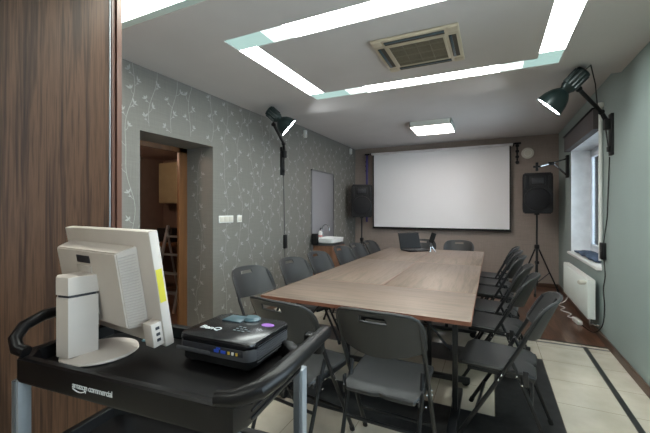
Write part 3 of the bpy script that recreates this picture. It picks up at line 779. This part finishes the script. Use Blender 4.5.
# ------------------------------------------------------------------ ceiling fixtures
t = thing('air_conditioner', 'beige square cassette air conditioner set in the ceiling', 'air conditioner', (-.505, 2.738, ZN))
B('panel', 'ac', t, ((0, 0, -.012), (.61, .59, .022), 0), bev=.008)
for (c, d_) in (((0, -.245, -.0255), (.42, .05, .004)), ((0, .245, -.0255), (.42, .05, .004)), ((-.255, 0, -.0255), (.05, .36, .004)), ((.255, 0, -.0255), (.05, .36, .004))):
    f = B('air_slot', 'ac_dark', t, (c, d_, 0))
    dd = (d_[0], .016, .005) if d_[0] > d_[1] else (.016, d_[1], .005)
    off = (0, -.011, -.003) if d_[0] > d_[1] else (-.011, 0, -.003)
    B('louver', 'slate', f, ((c[0]+off[0], c[1]+off[1], c[2]+off[2]), dd, 0), bev=.001)
g = B('grille_frame', 'ac', t, ((0, -.192, -.028), (.41, .014, .01), 0), ((0, .192, -.028), (.41, .014, .01), 0), ((-.2, 0, -.028), (.014, .38, .01), 0), ((.2, 0, -.028), (.014, .38, .01), 0), bev=.002)
B('grille_back', 'ac_dark', t, ((0, 0, -.0245), (.39, .375, .003), 0))
m = MB()
for k in range(19):
    y = -.171+k*.019
    w_ = .012 if k % 6 == 3 else .006
    m.box((0, y, -.028), (.385, w_, .004), 0)
for x in (-.095, 0, .095): m.box((x, 0, -.0275), (.004, .36, .004), 0)
m.build('grille_slat', 'ac_slat', t)
for sx in (-1, 1):
    for sy in (-1, 1): B('corner_cover', 'ac', t, ((sx*.265, sy*.258, -.0245), (.07, .065, .006), 0), bev=.003)

t = thing('square_ceiling_lamp', 'square white surface ceiling lamp with lit louvres before the screen', 'ceiling lamp', (-.835, 5.63, ZF))
B('housing', 'white', t, span(-.30, .30, -.31, -.295, -.083, 0), span(-.30, .30, .295, .31, -.083, 0), span(-.30, -.285, -.31, .31, -.083, 0), span(.285, .30, -.31, .31, -.083, 0), span(-.3, .3, -.3, .3, -.02, 0))
B('diffuser', 'glow_square', t, span(-.284, .284, -.294, .294, -.088, -.080))
m = MB()
for x in (-.142, 0, .142): m.box((x, 0, -.0895), (.008, .588, .003), 0)
for k in range(7): m.box((0, -.245+k*.0817, -.0895), (.568, .005, .003), 0)
m.build('louvre', 'white', t)

# ------------------------------------------------------------------ wall lamps
def lamp(label, P0, tail, face, wall, pts):
    """P0 base plate centre on the wall; lamp head from tail to face; pts = arm path"""
    t = thing('wall_lamp', label, 'lamp', P0, 0, 'black studio lamps on wall arms')
    o = Vector(P0); tail = Vector(tail)-o; face = Vector(face)-o; d = (face-tail).normalized(); L = (face-tail).length
    F = frame(d, tail)
    k = L/.46
    m = MB(); m.lathe([(0, 0), (.045, 0), (.060, .008), (.064, .02), (.064, .21*k), (.050, .235*k), (.045, .25*k)], 0, 22, F)
    for q in range(12):
        a = 2*PI*q/12; m.box((.066*math.cos(a), .066*math.sin(a), .11*k), (.010, .010, .15*k), 0, 0, F)
    m.build('lamp_body', 'lamp_green', t)
    m = MB(); m.lathe([(.045, .25*k), (.062, .27*k), (.088, .31*k), (.110, .37*k), (.124, .45*k), (.126, .46*k), (.122, .46*k), (.105, .37*k), (.083, .315*k), (.03, .27*k)], 0, 32, F); m.build('lamp_shade', 'lamp_green', t)
    m = MB(); m.lathe([(0, .452*k), (.119, .452*k), (.1195, .440*k), (0, .440*k)], 0, 32, F); m.build('light_face', 'glow_lamp', t)
    q = F @ Vector((0, 0, .12*k))
    pts = [Vector(p)-o for p in pts]
    m = MB(); m.tube([pts[0], pts[1]], .019, 0, 8); m.tube([pts[0]+Vector((0, .022, 0)), pts[1]+Vector((0, .022, 0))], .006, 0, 6); m.build('lower_arm', 'matte_black', t)
    m = MB(); m.tube([pts[1], pts[2]], .017, 0, 8); m.tube([pts[1]+Vector((0,.03,0)), pts[2]+Vector((0,.03,0))], .007, 0, 6); m.build('upper_arm', 'matte_black', t)
    for p in pts[1:3]:
        m = MB(); m.lathe([(0, -.02), (.022, -.02), (.026, 0), (.022, .02), (0, .02)], 0, 12, Matrix.Translation(p) @ Matrix.Rotation(PI/2, 4, 'X')); m.build('joint', 'matte_black', t)
    m = MB(); m.tube([pts[2], F @ Vector((0, 0, .13*k))], .011, 0, 8); m.build('yoke', 'matte_black', t)
    s_ = 1 if wall == 'L' else -1
    m = MB(); m.box((s_*.010, 0, 0), (.028, .085, .40), 0, .004); m.box((s_*.045, 0, .10), (.05, .06, .10), 0, .006); m.box((s_*.03, 0, -.14), (.03, .04, .05), 0, .006); m.build('wall_rail', 'matte_black', t)
    m = MB(); m.tube([Vector((s_*.035, 0, -.12)), pts[0]*.5+pts[1]*.5], .006, 0, 6); m.build('spring', 'steel', t)
    return t, F
t, F = lamp('black studio lamp on wall arm above right wall radiator and window', (XR, 4.22, 2.10), (.722, 3.68, 2.580), (.462, 3.745, 2.312), 'R',
     [(1.00, 4.22, 2.22), (.955, 4.20, 2.32), (.69, 3.74, 2.44)])
m = MB(); m.tube([F @ Vector((0, 0, .0)), F @ Vector((.06, -.02, -.04)), Vector((-.20, -.30, .42)), Vector((-.12, 0, .30)), Vector((-.035, 0, .15))], .005, 0, 6); m.build('lamp_cord', 'rubber', t)
t, F = lamp('black studio lamp on wall arm against the left floral wallpaper', (XL, 4.25, 2.07), (-2.40, 3.43, 2.562), (-2.20, 3.575, 2.352), 'L',
     [(-2.69, 4.25, 2.20), (-2.64, 4.15, 2.30), (-2.42, 3.58, 2.42)])

def cord(name, label, cat, pts, r, mt, group=None):
    o = Vector(pts[0]); m = MB()
    # smooth the path
    P_ = [Vector(p)-o for p in pts]; Q = []
    for i in range(len(P_)-1):
        p0, p1, p2, p3 = P_[max(0, i-1)], P_[i], P_[i+1], P_[min(len(P_)-1, i+2)]
        for k in range(5):
            u = k/5; Q.append(.5*((2*p1)+(-p0+p2)*u+(2*p0-5*p1+4*p2-p3)*u*u+(-p0+3*p1-3*p2+p3)*u**3))
    Q.append(P_[-1]); m.tube(Q, r, 0, 6)
    ob = m.build(name, mt, None, loc=o); tag(ob, label, cat, group); return ob
cord('lamp_cord', 'thin dark cord hanging down the floral wall from the left lamp', 'cord', [(XL+.008, 4.28, 1.87), (XL+.006, 4.30, 1.5), (XL+.007, 4.31, 1.02)], .005, 'dark_grey')
t = thing('power_adapter', 'black in-line power box on the left wall below the lamp cord', 'power box', (XL+.001, 4.315, .81))
B('box', 'black_plastic', t, span(0, .035, -.035, .035, 0, .20), bev=.006)
cord('lamp_cord', 'short grey cord below the black box on the left wall', 'cord', [(XL+.008, 4.315, .80), (XL+.007, 4.33, .5), (XL+.02, 4.33, .10)], .004, 'dark_grey')
t = thing('power_adapter', 'black power box on the right wall beside the window sill', 'power box', (XR-.001, 4.46, .865))
B('box', 'black_plastic', t, span(-.04, 0, -.045, .045, 0, .17), bev=.006)
cord('lamp_cord', 'dark cord running down beside the window to the black box', 'cord', [(XR-.012, 4.27, 1.89), (XR-.008, 4.33, 1.6), (XR-.01, 4.36, 1.3), (XR-.008, 4.44, 1.14), (XR-.014, 4.46, 1.037)], .005, 'rubber')
cord('lamp_cord', 'dark curly cord from the wall power box down behind the radiator', 'cord', [(XR-.014, 4.45, .863), (XR-.012, 4.42, .70), (XR-.008, 4.50, .55), (XR-.012, 4.44, .36), (XR-.02, 4.50, .16), (XR-.04, 4.75, .02), (.95, 4.98, .02)], .005, 'rubber')

# second bracket arm on the right wall, beyond the window
t = thing('monitor_arm', 'silver folding wall arm on a black plate beside the window', 'wall arm', (XR, 6.36, 2.03))
B('wall_rail', 'matte_black', t, span(-.035, 0, -.05, .05, -.17, .17), bev=.006)
m = MB(); m.tube([(-.03, 0, .12), (-.26, -.1, .04), (-.42, -.16, .0)], .012, 0, 8); m.build('upper_arm', 'chrome', t)
m = MB(); m.tube([(-.03, 0, -.13), (-.20, -.08, .04)], .012, 0, 8); m.build('lower_arm', 'chrome', t)
m = MB(); m.box((-.24, -.095, .045), (.08, .04, .05), 0, .008); m.build('joint', 'matte_black', t)
m = MB(); m.box((-.43, -.165, .0), (.035, .035, .13), 0, .006); m.box((-.43, -.165, .0), (.10, .03, .03), 0, .006); m.build('clamp', 'matte_black', t)

# ------------------------------------------------------------------ window
def window(name, Y0, Y1):
    t = empty(name, (XR+WT-.05, (Y0+Y1)/2, WZ0)); t['kind'] = 'structure'
    hy, hz = (Y1-Y0)/2, WZ1-WZ0
    B('window_frame', 'pvc', t, span(-.035, .035, -hy, -hy+.07, 0, hz), span(-.035, .035, hy-.07, hy, 0, hz), span(-.035, .035, -hy+.07, hy-.07, 0, .07), span(-.035, .035, -hy+.07, hy-.07, hz-.07, hz), span(-.03, .03, -.05, .05, .07, hz-.07), bev=.006)
    for s_ in (-1, 1):
        y0, y1 = (-hy+.07, -.05) if s_ < 0 else (.05, hy-.07)
        B('sash', 'pvc', t, span(-.05, .0, y0, y0+.055, .075, hz-.075), span(-.05, .0, y1-.055, y1, .075, hz-.075), span(-.05, 0, y0, y1, .075, .13), span(-.05, 0, y0, y1, hz-.13, hz-.075), bev=.005)
        B('pane', 'glass', t, span(-.027, -.023, y0+.05, y1-.05, .125, hz-.125))
    struct(t)
window('window_1', WY0, WY1)
window('window_added', VY0, VY1)  # out of view, added to bring daylight into the near part
o = B('window_sill', 'white_plastic', None, span(XR-.05, XR+WT-.09, WY0-.02, WY1+.0, WZ0-.03, WZ0+.006), bev=.008); struct(o); o.name = 'trim_5'
o = B('roller_blind', 'blind', None, span(-.075, -.001, -.83, .83, 0, .215), loc=(XR, 5.42, 2.235)); tag(o, 'dark grey blind cassette mounted above the window', 'blind')
m = MB(); m.box((-.045, 0, .218), (.095, 1.70, .012), 0, .002); c = m.build('top_cap', 'matte_black', o)
o = MB(); o.tube([(0, 0, -.72), (0, 0, .9)], .017, 0, 10); o.lathe([(0, .93), (.04, .93), (.04, .90), (.03, .89), (0, .89)], 0, 12); o = o.build('cable_duct', 'white_plastic', None, loc=(XR-.024, 4.535, 1.56)); tag(o, 'pale vertical tube beside the window behind the lamp bracket', 'tube')
# folded cloth on the sill
m = MB(); g = []
for i in range(13):
    row = []
    for j in range(9):
        u, v = i/12, j/8
        row.append((-.10+.20*v, -.55+1.1*u, .012+.05*abs(math.sin(u*7+v*3))*math.sin(PI*u)*math.sin(PI*v)+.015*math.sin(u*19+v*5)*math.sin(PI*u)+.01))
    g.append(row)
m.sheet(g, .016); o = m.build('folded_cloth', 'cloth', None, loc=(XR+.10, 5.42, WZ0+.010)); tag(o, 'crumpled dark blue cloth lying on the window sill', 'cloth')

# ------------------------------------------------------------------ radiator
t = thing('radiator', 'white panel radiator under the window with valve knob', 'radiator', (XR-.11, 5.32, .19)); t.scale = (1, .86, .9)
m = MB(); m.box((-.0, 0, .235), (.016, 1.62, .47), 0, .004)
for k in range(26): m.box((-.009, -.78+k*.0624, .235), (.005, .036, .42), 0, .002)
m.build('front_panel', 'white', t)
B('rear_panel', 'white', t, span(.052, .064, -.8, .8, .01, .46), bev=.003)
m = MB(); m.box((.027, 0, .474), (.062, 1.61, .006), 0)
for k in range(40): m.box((.027, -.77+k*.0395, .478), (.05, .010, .004), 0)
m.build('top_grille', 'white_plastic', t)
for y_ in (-.811, .811): B('side_panel', 'white', t, ((.029, y_, .238), (.066, .008, .467), 0))
m = MB(); m.tube([(-.005, -.77, .435), (-.045, -.77, .435)], .014, 0, 10); m.lathe([(0, 0), (.026, 0), (.028, .05), (.02, .062), (0, .062)], 0, 16, frame((-1, -.4, 0), (-.03, -.78, .435))); m.build('valve_knob', 'ivory', t)
m = MB(); m.tube([(.03, -.76, .02), (.03, -.76, -.06), (.095, -.79, -.065)], .009, 0, 8); m.tube([(.03, -.70, .02), (.03, -.70, -.085), (.095, -.72, -.09)], .009, 0, 8); m.build('pipe', 'chrome', t)
t = thing('extension_socket', 'white extension socket on the floor below the radiator', 'socket', (.93, 5.13, 0), R(8))
B('body', 'white_plastic', t, ((0, 0, .025), (.055, .19, .05), 0), bev=.008)
for y in (-.055, 0, .055):
    m = MB(); m.lathe([(0, 0), (.018, 0), (.02, .002), (0, .0015)], 0, 14, Matrix.Translation((0, y, .05))); m.build('outlet', 'ivory', t)
cord('white_cable', 'white curly cable on the floor between radiator and socket', 'cable', [(.92, 5.235, .025), (.87, 5.35, .012), (.93, 5.5, .012), (.84, 5.65, .012), (.91, 5.8, .012), (.86, 5.95, .012), (.95, 6.03, .06), (1.0, 6.05, .15)], .006, 'white_plastic')

# ------------------------------------------------------------------ left wall items
t = thing('light_switch', 'white triple light switch plate on the floral wall', 'switch', (XL, 3.08, 1.225), 0, 'white switch plates by the doorway')
B('plate', 'white_plastic', t, span(.0012, .010, -.118, .118, 0, .082), bev=.003)
for k in range(3): B('rocker', 'ivory', t, span(.010, .014, -.108+k*.0735, -.041+k*.0735, .012, .070), bev=.002)
t = thing('light_switch', 'single white switch plate right of the triple one', 'switch', (XL, 3.31, 1.225), 0, 'white switch plates by the doorway')
B('plate', 'white_plastic', t, span(.0012, .010, -.042, .042, 0, .082), bev=.003)
B('rocker', 'ivory', t, span(.010, .014, -.03, .03, .012, .070), bev=.002)
for (y, z, lab) in ((4.90, 2.56, 'small white sensor high on the left wall nearer the lamp'), (6.90, 2.58, 'small white sensor high on the left wall in the corner')):
    t = thing('motion_sensor', lab, 'sensor', (XL, y, z), 0, 'white sensors under the ceiling')
    m = MB(); m.box((.025, 0, .03), (.048, .06, .12), 0, .012); m.build('body', 'white_plastic', t)
    m = MB(); m.box((.048, 0, .0), (.008, .04, .04), 0, .003); m.build('lens', 'ivory', t)
t = empty('door_1', (XL+.0015, 5.57, .10)); struct(t)
B('door_panel', 'grey_panel', t, span(0.0006, .022, -.42, .42, 0, 1.93), bev=.002)
B('door_frame', 'dark_grey', t, span(0, .03, .421, .436, 0, 1.95), span(0, .03, -.436, .436, 1.931, 1.95))

# sink cabinet
t = thing('sink_cabinet', 'brown wooden cabinet under the white sink by the left wall', 'cabinet', (-2.53, 5.42, 0))
B('body', 'cab_wood', t, span(-.17, .17, -.26, .26, .06, .775))
B('plinth', 'matte_black', t, span(-.15, .14, -.24, .24, 0, .06))
for k in range(2): 
    d_ = B('door', 'cab_wood', t, span(.171, .188, -.257+k*.26, -.003+k*.26, .07, .77), bev=.002)
    B('knob', 'chrome', d_, ((.197, -.03+k*.06, .62), (.016, .012, .08), 0), bev=.004)
m = MB(); m.box(*span(-.175, .195, -.27, .27, .776, .795)); m.build('counter_top', 'dark_grey', t)
t = thing('sink', 'white ceramic wash basin standing on the wooden cabinet', 'sink', (-2.52, 5.42, .796))
m = MB(); t_ = bmesh.new()
oc = lambda w, d, z: [t_.verts.new((x, y, z)) for x, y in rrect(w, d, .06, 4)]
lo = [oc(.13, .20, 0), oc(.17, .24, .03), oc(.18, .25, .095), oc(.175, .245, .10), oc(.155, .225, .098), oc(.13, .20, .04), oc(.08, .12, .03)]
for A, Bq in zip(lo, lo[1:]):
    n = len(A)
    for k in range(n): t_.faces.new((A[k], A[(k+1) % n], Bq[(k+1) % n], Bq[k]))
t_.faces.new(lo[0][::-1]); t_.faces.new(lo[-1]); m.add(t_, 0); m.build('basin', 'ceramic', t)
m = MB(); m.tube([(-.13, .0, .10), (-.13, 0, .26)]+[tuple(p) for p in arc((-.07, 0, .26), .06, PI, PI*.1, 6)]+[(-.008, 0, .22)], .011, 0, 10); m.build('faucet', 'chrome', t)
t = thing('soap_bottle', 'white soap bottle with red and black pump at the sink', 'bottle', (-2.635, 5.30, .897))
m = MB(); m.lathe([(0, 0), (.028, 0), (.032, .01), (.032, .09), (.02, .115), (.012, .12), (0, .12)], 0, 16); m.build('bottle', 'white_plastic', t)
m = MB(); m.lathe([(.033, .02), (.0335, .02), (.0335, .04), (.033, .04)], 0, 16); m.build('sleeve', 'red', t)
m = MB(); m.tube([(0, 0, .12), (0, 0, .16), (.03, 0, .16)], .008, 0, 8); m.build('pump', 'matte_black', t)
o = B('towel_box', 'matte_black', None, ((0, 0, .09), (.10, .07, .18), 0), bev=.01, loc=(-2.645, 5.12, .796)); tag(o, 'small dark container at the near end of the sink', 'container')

# ------------------------------------------------------------------ laptop and stand on the table
TZ = .7575
t = thing('laptop', 'open black laptop at the far end of the table', 'laptop', (-1.12, 5.38, TZ), R(46))
# local: hinge along x, screen faces -y
m = MB(); m.box((0, -.12, .010), (.37, .25, .018), 0, .004); k_ = m.build('base', 'matte_black', t)
m = MB()
for r_ in range(5):
    for c_ in range(13): m.box((-.156+c_*.026, -.045-r_*.024, .0198), (.022, .020, .0016), 0)
m.build('key', 'dark_grey', k_)
B('touchpad', 'dark_grey', k_, ((0, -.20, .0195), (.10, .06, .001), 0))
lm = Matrix.Translation((0, .008, .018)) @ Matrix.Rotation(R(-16), 4, 'X')
m = MB(); m.box((0, 0, .125), (.37, .009, .245), 0, .003, lm); m.build('lid', 'matte_black', t)
m = MB(); m.box((0, -.0052, .128), (.345, .001, .205), 0, 0, lm); m.build('display', 'matte_black', t)
t = thing('phone_stand', 'small silver tripod holding a dark phone on the table', 'phone stand', (-.80, 5.22, TZ))
for k in range(3):
    a = 2*PI*k/3+.4; m = MB(); m.tube([(0, 0, .10), (.06*math.cos(a), .06*math.sin(a), .004)], .007, 0, 6); m.build('leg', 'chrome', t)
m = MB(); m.tube([(0, 0, .09), (0, 0, .14)], .010, 0, 8); m.box((0, 0, .09), (.035, .035, .03), 0, .006); m.build('hub', 'dark_grey', t)
o = MB(); o.box((0, 0, .07), (.07, .012, .15), 0, .005, Matrix.Rotation(R(18), 4, 'Y')); o = o.build('mobile_phone', 'matte_black', None, loc=(-.80, 5.203, TZ+.142)); tag(o, 'dark phone held upright on the small silver tripod', 'phone')

# ------------------------------------------------------------------ daylight, camera
w = bpy.data.worlds.new('sky'); SC.world = w; w.use_nodes = True
nt = w.node_tree; bg = nt.nodes['Background']
bg.inputs['Color'].default_value = (.78, .90, 1.0, 1); bg.inputs['Strength'].default_value = 4.0

for (y0, y1) in ((WY0, WY1), (VY0, VY1)):
    la = bpy.data.lights.new('window_portal', 'AREA'); la.shape = 'RECTANGLE'; la.size = y1-y0; la.size_y = WZ1-WZ0; la.cycles.is_portal = True
    lo = bpy.data.objects.new('window_portal', la); COL.objects.link(lo)
    lo.location = (XR+WT+.02, (y0+y1)/2, (WZ0+WZ1)/2); lo.rotation_euler = (PI/2, 0, PI/2)

cam = bpy.data.cameras.new('camera'); co = bpy.data.objects.new('camera', cam); COL.objects.link(co)
co.location = (0, 0, 1.378); co.rotation_euler = (PI/2, 0, R(25.673))
cam.sensor_fit = 'HORIZONTAL'; cam.sensor_width = 36; cam.lens = 36*347.87/650
cam.shift_y = -(209.39-216.5)/650*-1
cam.clip_start = .05
SC.camera = co
SC.view_settings.view_transform = 'Standard'; SC.view_settings.look = 'None'; SC.view_settings.gamma = 1
SC.view_settings.exposure = 1.1; SC.view_settings.use_curve_mapping = False
SC.cycles.max_bounces = 8; SC.cycles.diffuse_bounces = 5; SC.cycles.use_denoising = True
SC.cycles.sample_clamp_indirect = 6
